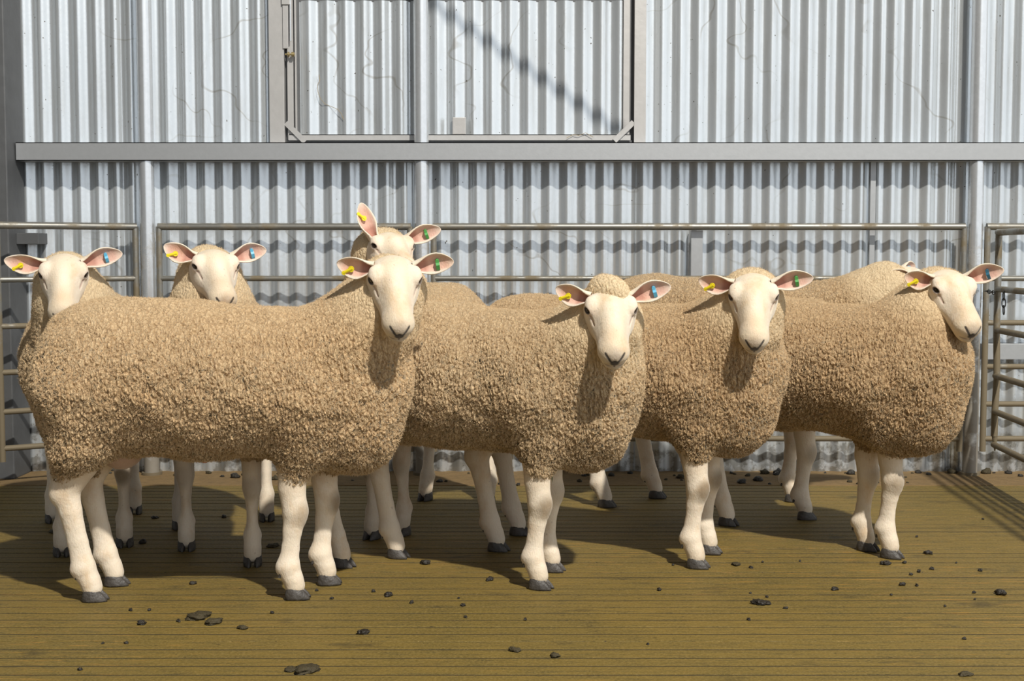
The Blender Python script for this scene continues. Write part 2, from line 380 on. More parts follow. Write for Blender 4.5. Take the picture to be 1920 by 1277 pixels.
# ------------------------------------------------------------------ hatch (door_1) with its frame
def build_hatch():
    r = empty('door_1', ((HX0+HX1)/2, WALL_Y, BZ1)); tag(r, kind='structure')
    off = Vector(((HX0+HX1)/2, WALL_Y, BZ1))
    def part(mb, name, mat):
        mb.v = [tuple(Vector(v)-off) for v in mb.v]; return mb.build(name, mat, r)
    yf = WALL_Y-.035
    X = lambda px: P(px, 130, yf).x
    Z = lambda py: P(960, py, yf).z
    zt = ZTOP-.02
    part(MB().box((X(505), yf-.01, BZ1+.0005), (X(533), WALL_Y-.005, zt), bev=.0015), 'jamb', M['frame'])
    part(MB().box((X(1189), yf-.01, BZ1+.0005), (X(1211), WALL_Y-.005, zt), bev=.0015), 'jamb', M['frame'])
    # hatch leaf
    top = P(960, 1, yf+.02).z
    mb = MB(); mb.add(*sheet(X(560), X(1172), Z(252), top, WALL_Y-.012, ph=2.2)); part(mb, 'hatch_panel', M['sheet2'])
    part(MB().box((X(538), yf+.006, Z(262)), (X(549), WALL_Y-.004, zt), bev=.001), 'stile', M['frame'])
    part(MB().box((X(552), yf+.012, Z(262)), (X(555), WALL_Y-.002, zt)), 'stile', M['frame'])
    part(MB().box((X(1169), yf+.006, Z(262)), (X(1181), WALL_Y-.004, zt), bev=.001), 'stile', M['frame'])
    part(MB().box((X(540), yf, Z(263)), (X(1183), yf+.004, Z(252))).box((X(540), yf, Z(253.5)), (X(1183), WALL_Y-.006, Z(252))), 'bottom_rail', M['frame'])
    part(MB().box((X(536), WALL_Y-.02, BZ1), (X(1187), WALL_Y+.02, Z(262.5))), 'gap_strip', M['column'])
    part(MB().box((X(533), WALL_Y-.008, BZ1), (X(560), WALL_Y+.02, zt)), 'gap_strip', M['column'])
    part(MB().box((X(1176), WALL_Y-.008, BZ1), (X(1190), WALL_Y+.02, zt)), 'gap_strip', M['column'])
    part(MB().box((X(848), yf-.004, Z(252)), (X(873), yf+.004, Z(220)), bev=.003), 'lug', M['frame'])
    for a, b_ in (((536, 230), (572, 266)), ((1188, 229), (1152, 264))):
        p0 = P(a[0], a[1], yf-.006); p1 = P(b_[0], b_[1], yf-.006); dv = p1-p0; ln = dv.length
        ang = math.atan2(dv.z, dv.x); Mx = Matrix.Translation(p0) @ Matrix.Rotation(-ang, 4, 'Y')
        part(MB().box((0, -.002, -.011), (ln, .002, .011), Mx), 'corner_brace', M['frame'])
    part(MB().box((X(531), yf-.022, Z(10)), (X(546), yf-.006, zt), bev=.001), 'latch_housing', M['frame'])
    part(MB().box((X(532), yf-.016, Z(92)), (X(542), yf-.009, Z(8)), bev=.001), 'latch_bar', M['frame'])
    part(MB().tube([(X(546.5), yf-.016, Z(78)), (X(546.5), yf-.016, zt)], .0035, 10), 'latch_rod', M['galv'])
    mb = MB().tube([(X(536), yf-.016, Z(103)), (X(554), yf-.016, Z(103))], .004, 8)
    mb.tube([(X(541), yf-.016, Z(103)), (X(544), yf-.016, Z(103))], .011, 6).tube([(X(548), yf-.016, Z(103)), (X(553), yf-.016, Z(103))], .010, 6)
    part(mb, 'latch_bolt', M['bolt'])
    # sheet above the hatch
    mb = MB(); mb.add(*sheet(X(552), X(1180), top+.012, ZTOP, WALL_Y+.02, ph=2.2)); part(mb, 'upper_panel', M['sheet2'])
    part(MB().box((X(552), WALL_Y-.004, top-.004), (X(1180), WALL_Y+.016, top+.02)), 'gap_strip', M['column'])
build_hatch()
# straw strand caught on the hatch sheet
def strand(pts, name, lab, y, r=.0011, cat='straw'):
    c = [P(a, b_, y) for a, b_ in pts]; o0 = c[0].copy()
    mb = MB().tube([q-o0 for q in c], r, 6); o = mb.build(name, M['straw']); o.location = o0; tag(o, lab, cat); return o
strand([(598, 140), (600, 150), (595, 160), (596, 172), (601, 185), (609, 195), (622, 200), (633, 205), (640, 213), (644, 224)], 'straw_strand', 'thin curly dry straw hanging on the hatch sheet left of the middle post', WALL_Y-.024)
strand([(1062, 259), (1075, 252), (1085, 254), (1098, 249), (1112, 257)], 'straw_strand', 'short dry straw lying on the hatch bottom rail', WALL_Y-.045)

# ------------------------------------------------------------------ pen: posts, panels, gate
PY = G(285, 890).y            # depth of the post line
def post(px, py_ref, lab, py_base=890):
    x = P(px, py_base, PY).x
    r = empty('pen_post', (x, PY, 0)); tag(r, lab, 'post', 'tall galvanised posts of the pen')
    MB().tube([(0, 0, 0), (0, 0, ZTOP-.1)], .0305, 28).build('pole', M['galv'], r)
    MB().tube([(0, 0, .0), (0, 0, .012)], .042, 24).build('base_collar', M['rail'], r)
    return x
XP1 = post(285, 890, 'tall shiny galvanised post between the two left back sheep')
XP2 = post(793, 890, 'tall shiny galvanised post in the middle, behind the sheep with one raised ear')
XP3 = post(1818, 890, 'tall shiny galvanised post at the right, next to the open gate')
RZ = [solve_z(py, PY) for py in (425, 522, 605, 687, 757, 822)]
def panel(xa, ya, xb, yb, lab, r_=.0135):
    a = Vector((xa, ya, 0)); b_ = Vector((xb, yb, 0)); d = b_-a; ln = d.length
    r = empty('rail_fence', a, math.atan2(d.y, d.x)); tag(r, lab, 'fence', 'pipe rail panels of the pen')
    zt = RZ[0]
    for x in (0, ln):
        MB().tube([(x, 0, .10), (x, 0, zt-.0)], r_*.95, 14).build('upright', M['rail'], r)
    MB().tube([(-.004, 0, zt), (ln+.004, 0, zt)], r_*1.08, 16).build('top_rail', M['rail'], r)
    for z in RZ[1:]:
        MB().tube([(0, 0, z), (ln, 0, z)], r_*.86, 14).build('rail', M['rail'], r)
    return r
panel(G(6, 913).x, G(6, 913).y, XP1-.049, PY-.008, 'short pipe rail panel at the far left, next to the dark column')
panel(XP1+.049, PY-.008, XP2-.049, PY-.008, 'pipe rail panel between the left post and the middle post')
panel(XP2+.049, PY-.008, XP3-.049, PY-.008, 'long pipe rail panel between the middle post and the right post')
panel(XP3+.049, PY-.008, 3.0, PY-.008, 'pipe rail panel running off the right edge behind the gate')
def gate():
    hx, hy = G(1862, 905).x, G(1862, 905).y
    zs = [1.012, .785, .62, .435, .29, .155]
    r = empty('pen_gate', (hx, hy, 0), math.atan2(-1.0, -.06)); tag(r, 'pipe rail gate at the right edge, swung open towards the camera', 'gate')
    ln = 1.9
    # hinge stile slightly bent, flattened foot
    MB().tube([(.0, 0, 1.012), (0, 0, .60), (.004, .004, .42), (0, 0, .28), (0, 0, .19)], .0135, 14).build('hinge_stile', M['rail'], r)
    MB().tube([(0, 0, .25), (0, .002, .19), (0, .004, .13)], [.0145, .012, .003], 8).build('stile_foot', M['rail'], r)
    MB().tube([(ln, 0, 1.012), (ln, 0, .15)], .0135, 12).build('end_stile', M['rail'], r)
    for i, z in enumerate(zs):
        MB().tube([(-.004 if i else -.012, 0, z), (ln+.01, 0, z)], .0135 if i == 0 else .0125, 14).build('top_rail' if i == 0 else 'rail', M['rail'], r)
    MB().tube([(-.012, 0, .785), (.0, 0, .745)], .010, 8).build('gusset', M['rail'], r)
    return hx, hy
GX, GY = gate()
def chain(pts, lab, n):
    a, b_ = Vector(pts[0]), Vector(pts[-1]); r = empty('chain', a); tag(r, lab, 'chain')
    d = (b_-a); q = d.to_track_quat('Z', 'Y').to_matrix().to_4x4(); step = d.length/n
    for i in range(n):
        L_ = step*1.35/2; wv = .0075; loop = []
        for k in range(17):
            t = 2*PI*k/16; loop.append(Vector((math.copysign(abs(math.cos(t))**.8, math.cos(t))*wv, 0, math.sin(t)*(L_-.001))))
        Mx = Matrix.Translation(d*((i+.5)/n)) @ q @ Matrix.Rotation(PI/2*(i % 2), 4, 'Z')
        MB().tube([Mx @ p for p in loop], .0024, 8, cap=False).build('link', M['chain'], r)
y_ = GY-.02
chain([P(1882, 548, y_-.1), P(1882, 588, y_-.1)], 'short chain end hanging down from the open gate', 3)
chain([(XP3+.034, PY-.045, P(1840, 545, PY).z), (GX-.012, GY, P(1862, 549, GY).z)], 'short chain tying the gate to the right post', 4)

# overhead roof brace above the picture
lp = so.location; q0 = P(770, -15, WALL_Y); q1 = P(1160, 252, WALL_Y)
def toward(q, sy): return q+(lp-q)*(sy/(q.y-lp.y))
q0 = toward(q0, .75); q1 = toward(q1, .78); o = MB().tube([Vector((0, 0, 0))-(q1-q0)*.9, q1-q0], .017, 12).build('roof_brace', M['galv']); o.location = q0; tag(o, 'diagonal galvanised roof brace rod above the hatch', 'brace')

# ------------------------------------------------------------------ surface nets
def surface_nets(F, o, h):
    nx, ny, nz = F.shape; I = F < 0
    c = [I[i:nx-1+i, j:ny-1+j, k:nz-1+k] for i in (0, 1) for j in (0, 1) for k in (0, 1)]
    s_ = sum(x.astype(np.int8) for x in c); act = (s_ > 0) & (s_ < 8)
    idx = -np.ones(act.shape, np.int64); ii = np.argwhere(act); idx[act] = np.arange(len(ii))
    acc = np.zeros((len(ii), 3)); cnt = np.zeros(len(ii))
    cor = [(i, j, k) for i in (0, 1) for j in (0, 1) for k in (0, 1)]
    for a in range(8):
        for b_ in range(a+1, 8):
            ca, cb = np.array(cor[a]), np.array(cor[b_])
            if abs(ca-cb).sum() != 1: continue
            fa = F[ii[:, 0]+ca[0], ii[:, 1]+ca[1], ii[:, 2]+ca[2]]; fb = F[ii[:, 0]+cb[0], ii[:, 1]+cb[1], ii[:, 2]+cb[2]]
            m = (fa < 0) != (fb < 0); t = np.where(m, fa/np.where(m, fa-fb, 1), 0)
            acc[m] += ca+(cb-ca)*t[m][:, None]; cnt[m] += 1
    V = (ii+acc/cnt[:, None])*h+np.array(o)
    faces = []
    for ax in range(3):
        sl0 = [slice(1, -1)]*3; sl1 = [slice(1, -1)]*3
        sl0[ax] = slice(0, -1); sl1[ax] = slice(1, None)
        A = I[tuple(sl0)]; B = I[tuple(sl1)]; e = np.argwhere(A != B); inside = A[tuple(e.T)]
        u, v = (ax+1) % 3, (ax+2) % 3
        base = e.copy(); base[:, u] += 1; base[:, v] += 1
        q = []
        for du, dv in ((0, 0), (-1, 0), (-1, -1), (0, -1)):
            b2 = base.copy(); b2[:, u] += du; b2[:, v] += dv; q.append(idx[tuple(b2.T)])
        Q = np.stack(q, 1); Q[~inside] = Q[~inside][:, ::-1]
        faces.append(Q)
    return V, np.concatenate(faces)

LEGS = object()
class Field:
    def __init__(s, lo, hi, h):
        s.lo = np.array(lo, float); s.h = h; s.n = np.ceil((np.array(hi)-s.lo)/h).astype(int)+1
        s.F = np.full(tuple(s.n), 1.0, np.float32)
        s.ax = [(s.lo[i]+np.arange(s.n[i])*h).astype(np.float32) for i in range(3)]
    def _sub(s, lo, hi):
        a = np.clip(np.floor((np.array(lo)-s.lo)/s.h).astype(int), 0, s.n); b = np.clip(np.ceil((np.array(hi)-s.lo)/s.h).astype(int)+1, 0, s.n)
        sl = tuple(slice(x, y) for x, y in zip(a, b))
        return sl, s.ax[0][sl[0]][:, None, None], s.ax[1][sl[1]][None, :, None], s.ax[2][sl[2]][None, None, :]
    def comb(s, sl, d, k, sub=False):
        if 0 in s.F[sl].shape: return
        f = s.F[sl]
        if sub:
            d = -d; hh = np.clip(.5-.5*(d-f)/(-k), 0, 1) if False else np.maximum(k-np.abs(f-d), 0)/k
            s.F[sl] = np.maximum(f, d)+hh*hh*k*.25
        else:
            hh = np.maximum(k-np.abs(f-d), 0)/k
            s.F[sl] = np.minimum(f, d)-hh*hh*k*.25
    def ell(s, c, r, k=.03, sub=False, R=None):
        m = max(r)+k+3*s.h
        sl, X, Y, Z = s._sub(np.array(c)-m, np.array(c)+m)
        x, y, z = X-c[0], Y-c[1], Z-c[2]
        if R is not None:
            x, y, z = (R[0][0]*x+R[1][0]*y+R[2][0]*z, R[0][1]*x+R[1][1]*y+R[2][1]*z, R[0][2]*x+R[1][2]*y+R[2][2]*z)
        k0 = np.sqrt((x/r[0])**2+(y/r[1])**2+(z/r[2])**2)+1e-6; k1 = np.sqrt((x/r[0]**2)**2+(y/r[1]**2)**2+(z/r[2]**2)**2)+1e-6
        s.comb(sl, k0*(k0-1)/k1, k, sub)
    def cap(s, a, b_, ra, rb, k=.03, sub=False, sy=1.0):
        a = np.array(a, float); b_ = np.array(b_, float); m = max(ra, rb)*(1 if sy is LEGS else max(1, 1/sy, sy))+k+3*s.h
        sl, X, Y, Z = s._sub(np.minimum(a, b_)-m, np.maximum(a, b_)+m)
        if sy is LEGS: sy = np.interp(Z, [0, .05, .09, .13, .19, .235, .30, .40], [1.02, 1.05, 1.15, 1.5, 1.42, 1.22, 1.3, 1.1]).astype(np.float32)
        ab = b_-a; t = ((X-a[0])*ab[0]+(Y-a[1])*ab[1]+(Z-a[2])*ab[2])/max((ab**2).sum(), 1e-9); t = np.clip(t, 0, 1)
        d = np.sqrt((X-a[0]-t*ab[0])**2+((Y-a[1]-t*ab[1])*sy)**2+(Z-a[2]-t*ab[2])**2)-(ra+(rb-ra)*t)
        s.comb(sl, d, k, sub)
    def chain(s, pts, rs, k=.02, sy=1.0):
        for i in range(len(pts)-1): s.cap(pts[i], pts[i+1], rs[i], rs[i+1], k, sy=sy)
    def mesh(s): return surface_nets(s.F, s.lo, s.h)

def smooth_verts(V, Fq, it=2, lam=.5):
    n = len(V)
    e = np.concatenate([Fq[:, [0, 1]], Fq[:, [1, 2]], Fq[:, [2, 3]], Fq[:, [3, 0]]])
    for _ in range(it):
        S = np.zeros_like(V); C = np.zeros(n)
        for a, b_ in ((0, 1), (1, 0)):
            np.add.at(S, e[:, a], V[e[:, b_]]); np.add.at(C, e[:, a], 1)
        V = V+lam*(S/np.maximum(C, 1)[:, None]-V)
    return V
def sstep(a, b_, x):
    t = np.clip((x-a)/(b_-a), 0, 1); return t*t*(3-2*t)

# ------------------------------------------------------------------ head, built once in its own frame (Y along the nose, Z towards the forehead)
CREAM = np.array((.80, .70, .555)); PALE = np.array((.86, .80, .71)); PINK = np.array((.66, .40, .33)); DARK = np.array((.035, .032, .035))
def head_mesh():
    f = Field((-.12, -.19, -.20), (.12, .25, .10), .0026)
    k = .03
    f.ell((0, -.008, -.034), (.069, .060, .052), k)
    f.ell((0, .020, -.024), (.062, .045, .042), k)
    f.cap((0, .02, -.032), (0, .13, -.024), .050, .037, k)
    f.cap((0, .04, .0), (0, .155, -.010), .022, .018, .025)         # nose bridge
    f.cap((0, -.005, -.090), (0, .135, -.056), .050, .029, k)         # jaw
    for s_ in (-1, 1):
        f.ell((s_*.036, .012, -.066), (.032, .060, .05), .03)       # cheek
        f.ell((s_*.053, .012, .004), (.020, .024, .017), .014)      # brow
        f.ell((s_*.0575, .026, -.006), (.0175, .020, .0175), .010)  # eyelids
        f.cap((s_*.030, .06, -.045), (s_*.018, .15, -.036), .018, .014, .025)
    f.ell((0, .163, -.030), (.0400, .035, .034), .025)               # muzzle
    f.ell((0, .168, -.058), (.027, .029, .018), .015)               # chin
    f.cap((0, -.01, -.070), (0, -.10, -.14), .050, .050, .03)        # neck stub
    for s_ in (-1, 1):
        ne_ = np.array((s_*.80, .52, .22)); ne_ /= np.linalg.norm(ne_); t1 = np.cross((0, 0, 1), ne_); t1 /= np.linalg.norm(t1); t2 = np.cross(ne_, t1)
        Rm = np.stack([ne_, t1, t2], 1)
        c_ = np.array((s_*.0575, .026, -.006))+ne_*.0160
        f.ell(c_, (.0095, .0112, .0070), .0035, sub=True, R=Rm)
        f.cap((s_*.061, .045, -.011), (s_*.048, .070, -.024),   .0018, .0012, .006, sub=True)   # tear line
        f.cap((s_*.0250, .188, -.010), (s_*.0095, .2050, -.029), .0024, .0038, .004, sub=True)  # nostril slit
        f.cap((s_*.004, .203, -.047), (s_*.036, .180, -.054), .0018, .0014, .005, sub=True)   # mouth corner
    f.cap((0, .204, -.028), (0, .202, -.047), .0022, .002, .004, sub=True)
    V, Q = f.mesh(); V = smooth_verts(V, Q, 1, .4)
    x, y, z = V.T; ax_ = np.abs(x)
    C = np.tile(CREAM, (len(V), 1)); 
    def mix(wt, col):
        nonlocal C
        C = C*(1-wt[:, None])+np.array(col)*wt[:, None]
    mix(sstep(.05, .10, y)*.0+sstep(.028, .045, ax_)*.65*(y < .14), PALE)
    mix(np.exp(-((y-.06)/.05)**2-(x/.025)**2)*.6*(z > -.02), (.93, .86, .74))
    mix(np.exp(-((y-.135)/.028)**2-(x/.022)**2)*.5*(z > -.03), (.72, .53, .36))
    ec = np.array((.0575, .026, -.006)); nn_ = np.array((.80, .52, .22)); nn_ /= np.linalg.norm(nn_); pe = np.stack([ax_, y, z], 1)-ec
    al_ = pe@nn_; t1 = np.cross((0, 0, 1), nn_); t1 /= np.linalg.norm(t1); t2 = np.cross(nn_, t1); u_, v_ = pe@t1, pe@t2
    de = np.sqrt((u_/.0115)**2+(v_/.0074)**2)
    mix(sstep(2.6, 1.4, de)*.35*(al_ > 0), (.74, .60, .54))
    mix(sstep(1.35, 1.02, de)*.92*(al_ > .004), (.05, .035, .03))
    def segd(a, b_):
        a = np.array(a); b_ = np.array(b_); p = np.stack([ax_, y, z], 1)-a; ab = b_-a; t = np.clip(p@ab/(ab@ab), 0, 1); return np.linalg.norm(p-t[:, None]*ab, axis=1)
    mix(sstep(.0050, .0015, segd((.062, .038, -.009), (.047, .072, -.025)))*.65, (.45, .31, .28))
    def seg2(a, b_):      # distance seen from the front of the muzzle
        a = np.array(a); b_ = np.array(b_); p = np.stack([ax_, z], 1)-a; ab = b_-a; t = np.clip(p@ab/max(ab@ab, 1e-9), 0, 1); return np.linalg.norm(p-t[:, None]*ab, axis=1)+10*np.clip(.165-y, 0, 1)
    mix(sstep(.034, .012, seg2((0, -.020), (0, -.040)))*.5, (.40, .34, .31))
    mix(sstep(.0048, .0022, seg2((.0250, -.010), (.0095, -.029)))*.94, (.03, .026, .028))
    mix(sstep(.0105, .0050, seg2((0, -.029), (.0045, -.035)))*.95, (.03, .026, .028))
    mix(sstep(.0040, .0015, seg2((0, -.030), (0, -.047)))*.8, (.08, .06, .06))
    mix(sstep(.0042, .0015, segd((.004, .203, -.047), (.036, .180, -.054)))*.8, (.20, .14, .13))
    return V, Q, C
HEAD = head_mesh()

def ear_mesh(base, axis, opn, L_=.112, W=.034, inner=True):
    axis = Vector(axis).normalized(); opn = Vector(opn); opn = (opn-axis*opn.dot(axis)).normalized(); side = axis.cross(opn)
    us = [0, .06, .13, .2, .3, .4, .5, .6, .7, .79, .87, .93, .97, 1.0]
    shp = [1.0, .98, .97, 1.0, 1.06, 1.10, 1.08, 1.0, .87, .72, .55, .39, .25, .06]
    ang = [2.5, 2.4, 2.2, 1.95, 1.62, 1.38, 1.2, 1.05, .94, .86, .8, .74, .7, .6]
    nv = 14; rows = []
    for u, sh, A in zip(us, shp, ang):
        s_ = W*sh; R = s_/A; p = Vector(base)+axis*(L_*u)+opn*(.012*u*u); th = .0062*(1-u)+.0034; row = []
        for j in range(nv+1):
            v = j/nv*2-1; ph = v*A
            asym = -side*(.006*math.sin(PI*u))
            q = p+side*(R*math.sin(ph))-opn*(R*math.cos(ph)-R)+asym
            nn = side*math.sin(ph)-opn*math.cos(ph)
            row.append((q, nn, th*(1-.55*abs(v)**3), abs(v)))
        rows.append(row)
    vs = []; cs = []; nr = len(rows); m = nv+1
    for lay in (0, 1):
        for i, row in enumerate(rows):
            for q, nn, th, av in row:
                vs.append(q+nn*(th/2 if lay == 0 else -th/2))
                if lay == 0: cs.append(CREAM*.45+PALE*.55)
                else:
                    w_ = np.clip((av-.62)/.38, 0, 1)**1.5; w2 = max(w_, (us[i]-.78)/.3 if us[i] > .78 else 0); w2 = min(1, w2)
                    dk = np.array((.70, .455, .385)) if us[i] > .35 else np.array((.50, .27, .22))
                    cs.append(dk*(1-w2)+PALE*w2)
    fs = []
    off = nr*m
    for i in range(nr-1):
        for j in range(nv):
            a = i*m+j; fs.append((a, a+m, a+m+1, a+1)); a += off; fs.append((a, a+1, a+m+1, a+m))
        for j in (0, nv):
            a = i*m+j; q = (a, a+off, a+off+m, a+m); fs.append(q if j == 0 else q[::-1])
    for j in range(nv):
        a = (nr-1)*m+j; fs.append((a, a+off, a+off+1, a+1))
    return np.array([tuple(v) for v in vs]), np.array(fs), np.array(cs), (axis, opn, side)

def np_mesh(name, V, Q, mat, parent, attrs=None, col=None):
    me = bpy.data.meshes.new(name)
    me.vertices.add(len(V)); me.vertices.foreach_set('co', np.asarray(V, np.float32).ravel())
    me.loops.add(len(Q)*4); me.loops.foreach_set('vertex_index', np.asarray(Q, np.int32).ravel())
    me.polygons.add(len(Q)); me.polygons.foreach_set('loop_start', np.arange(len(Q), dtype=np.int32)*4)
    me.polygons.foreach_set('use_smooth', np.ones(len(Q), bool))
    me.update(calc_edges=True); me.validate()
    if col is not None:
        a = me.color_attributes.new('tint', 'FLOAT_COLOR', 'POINT'); c4 = np.ones((len(V), 4), np.float32); c4[:, :3] = col; a.data.foreach_set('color', c4.ravel())
    for k, v in (attrs or {}).items():
        a = me.attributes.new(k, 'FLOAT', 'POINT'); a.data.foreach_set('value', np.asarray(v, np.float32))
    return link(name, me, mat, parent)

def claws(parent, x, y, yaw, s_=1.0):
    mb = MB(); n = 14
    Mx = Matrix.Translation((x, y, 0)) @ Matrix.Rotation(yaw, 4, 'Z')
    for sd in (-1, 1):
        rings = []
        for z, toe, heel, wd in ((0, .041, -.026, .0130), (.005, .0405, -.027, .0138), (.014, .034, -.026, .0136), (.025, .023, -.023, .0128), (.035, .012, -.016, .010)):
            r = []
            for k in range(n):
                t = 2*PI*k/n; cx = math.cos(t); sx = math.sin(t)
                px = (cx**1.0*toe if cx > 0 else -abs(cx)*abs(heel)); taper = 1-.45*max(0, cx)**2
                py = sx*wd*taper*(1.0 if sx*sd > 0 else .75)+sd*(.0145-.003*max(0, cx)*1.0)
                r.append(Mx @ Vector((px*s_, py*s_, z*s_)))
            rings.append(r)
        vs = [v for r in rings for v in r]; fs = []
        for i in range(len(rings)-1):
            for k in range(n): fs.append((i*n+k, i*n+(k+1) % n, (i+1)*n+(k+1) % n, (i+1)*n+k))
        fs.append(tuple(reversed(range(n)))); fs.append(tuple((len(rings)-1)*n+k for k in range(n)))
        mb.add(vs, fs)
        d1 = Mx @ Vector((-.034*s_, sd*.013*s_, .072*s_)); d0 = Mx @ Vector((-.041*s_, sd*.014*s_, .060*s_))
        mb.tube([d1, d0], [.0075*s_, .0035*s_], 8)      # dew claw
    return mb.build('hoof', M['hoof'], parent)

HAIRS = 85000
def add_hair(fo, wool, count, seed):
    fo.data.materials.append(M['fibre'])
    ps_ = fo.modifiers.new('fibres', 'PARTICLE_SYSTEM'); p = fo.particle_systems[0]; p.seed = seed; st = p.settings
    st.type = 'HAIR'; st.count = count; st.hair_length = .009; st.hair_step = 3; st.display_step = 2; st.render_step = 2
    st.emit_from = 'FACE'; st.use_even_distribution = True; st.use_modifier_stack = False
    st.use_advanced_hair = True; st.normal_factor = .00055; st.brownian_factor = .0011; st.factor_random = .0007
    st.root_radius = .9; st.tip_radius = .35; st.radius_scale = .0007; st.material = 2
    dens = fo.vertex_groups.new(name='woolly')
def sheep(name_label, feet, head_px, head_d, yaw, pitch, wool=0, roll=0.0, tag_r='yellow', tag_l='blue',
          earR=None, earL=None, height=.815, width=1.0, fine=True, hs=.945, neck_up=.0, scrotum=False, mud=0.3, length=1.0, crown=False, collar=-.052, seed=0):
    """feet: pixels of [front near-left(+y side), front right(-y), rear left, rear right] hooves on the floor"""
    FL, FR, RL, RR = [G(*p) for p in feet]
    fm = (FL+FR)/2; rm = (RL+RR)/2; root = (fm+rm)/2; hd = (fm-rm); half = hd.length/2; ang = math.atan2(hd.y, hd.x)
    Rz = Matrix.Rotation(ang, 3, 'Z'); Ri = Rz.transposed()
    r = empty('sheep', root, ang); tag(r, name_label, 'sheep', 'sheep standing in the pen')
    loc = lambda p: Ri @ (Vector(p)-root)
    fl, fr, rl, rr = [loc(p) for p in (FL, FR, RL, RR)]
    Hs = height/.815
    # --- head frame
    hw = P(head_px[0], head_px[1], head_d)
    va_ = math.atan2(-hw.x, hw.y); yaw += va_; RV = Matrix.Rotation(va_, 3, 'Z')
    nose = Vector((math.sin(yaw)*math.cos(pitch), -math.cos(yaw)*math.cos(pitch), -math.sin(pitch)))
    X = nose.cross(Vector((0, 0, 1))).normalized(); Z = X.cross(nose)
    X, Z = X*math.cos(roll)+Z*math.sin(roll), Z*math.cos(roll)-X*math.sin(roll)
    Rw = Matrix((X, nose, Z)).transposed()
    hw = hw-Rw @ (Vector((0, .026, -.006))*hs)
    Rl = Ri @ Rw; ho = loc(hw)
    Rn = np.array(Rl); hon = np.array(ho)
    hx, hq, hc = HEAD
    Hv = hx*hs@Rn.T+hon
    ff = Vector((nose.x, nose.y, 0)).normalized(); ffl = Ri @ ff
    ne = ho-ffl*.088+Vector((0, 0, collar))           # where the wool collar ends
    A = Vector((min(.28, ne.x*.6+.05)*length, 0, .60*Hs)); B = Vector(((A.x+ne.x)/2+.03, ne.y*.22, A.z+(ne.z-A.z)*.28+neck_up))
    bz = [A*(1-t)**2+B*2*t*(1-t)+ne*t*t for t in (0, .2, .4, .6, .8, 1)]
    rs = [.168*width, .158*width, .143, .127, .112, .096]
    w_ = width; ln = length
    # --- fleece
    h = .0046 if fine else .0062
    zmax = max(height+.06, ne.z+.15); ymin = min(-.33, ne.y-.13); ymax = max(.33, ne.y+.13); xmax = max(.64*ln, ne.x+.14)
    f = Field((-.55*ln, ymin, .22), (xmax, ymax, zmax), h)
    def E(c, rad, k=.08): f.ell((c[0]*ln, c[1], c[2]*Hs), (rad[0]*ln, rad[1]*w_, rad[2]*Hs), k)
    E((-.265, 0, .592), (.195, .195, .213)); E((-.10, 0, .592), (.28, .215, .208)); E((.06, 0, .578), (.30, .212, .202))
    E((.26, 0, .572), (.21, .196, .205)); E((.37, 0, .560), (.165, .150, .185)); E((.44, 0, .61), (.125, .125, .155)); E((.405, 0, .452), (.125, .125, .130), .06)
    f.chain(bz, rs, .035)
    if crown: f.ell(hon+Rn@np.array((0, -.038, -.004)), (.064, .044, .044), .03, R=Rn.T)
    for foot, sd in ((rl, 1), (rr, -1)):
        y0 = sd*.085*w_+foot.y*.25
        f.cap((-.30*ln, sd*.09*w_, .54*Hs), (foot.x*.6-.135*ln, y0, .425), .132*w_, .074, .06)
        f.cap((foot.x*.6-.135*ln, y0, .43), (foot.x-.058, foot.y*.8+sd*.01, .340), .070, .044, .035)
    for foot, sd in ((fl, 1), (fr, -1)):
        f.cap((.29*ln, sd*.085*w_, .53*Hs), (foot.x*.5+.15*ln, foot.y*.4+sd*.05*w_, .42), .120, .074, .045)
        f.cap((foot.x*.5+.15*ln, foot.y*.4+sd*.05*w_, .43), (foot.x+.006, foot.y, .342), .072, .042, .03)
    V, Q = f.mesh(); V = smooth_verts(V, Q, 2, .5)
    x, y, z = V.T
    rng = np.random.RandomState(seed)
    def lump(sc_, ph): return np.sin(x*sc_+ph[0]+1.3*np.sin(z*sc_*.7+ph[1]))*np.sin(z*sc_*.9+ph[2])*np.sin(y*sc_*1.1+ph[3]+.8)
    # soft lumps of the fleece
    cen = np.array((0, 0, .58)); nrm = (V-cen)/np.array((1.6, 1, 1)); nrm /= np.linalg.norm(nrm, axis=1)[:, None]
    V = V+nrm*(.006*lump(24, rng.rand(4)*6)+.004*lump(47, rng.rand(4)*6))[:, None]*(sstep(.75, .6, x))[:, None]
    up = sstep(.60, .80, z/Hs)
    nd = np.sqrt(((V-np.array(ne))**2).sum(1))
    lock = .85-.55*up-.45*sstep(.24, .08, nd)+.1*sstep(.55, .4, z)
    cr_ = hon+Rn@np.array((0, -.038, .02)); ndc = np.sqrt(((V-cr_)**2).sum(1)) if crown else np.ones(len(V))
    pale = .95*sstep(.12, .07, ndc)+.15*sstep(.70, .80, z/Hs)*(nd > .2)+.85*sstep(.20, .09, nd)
    mudv = mud*(sstep(.44, .36, z)*(np.abs(x) < .5)*(.5+.5*lump(60, rng.rand(4)*6)))
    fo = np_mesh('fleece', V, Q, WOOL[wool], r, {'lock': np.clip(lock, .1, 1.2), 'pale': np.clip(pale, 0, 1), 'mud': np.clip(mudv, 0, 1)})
    sb = fo.modifiers.new('sub', 'SUBSURF'); sb.subdivision_type = 'SIMPLE'; sb.levels = 0; sb.render_levels = 1 if fine else 0
    add_hair(fo, wool, HAIRS if fine else HAIRS//2, seed)
    # --- legs and the bare body under the fleece
    f = Field((-.52*ln, -.28, .0), (.60*ln, .28, .72), .0052 if fine else .006)
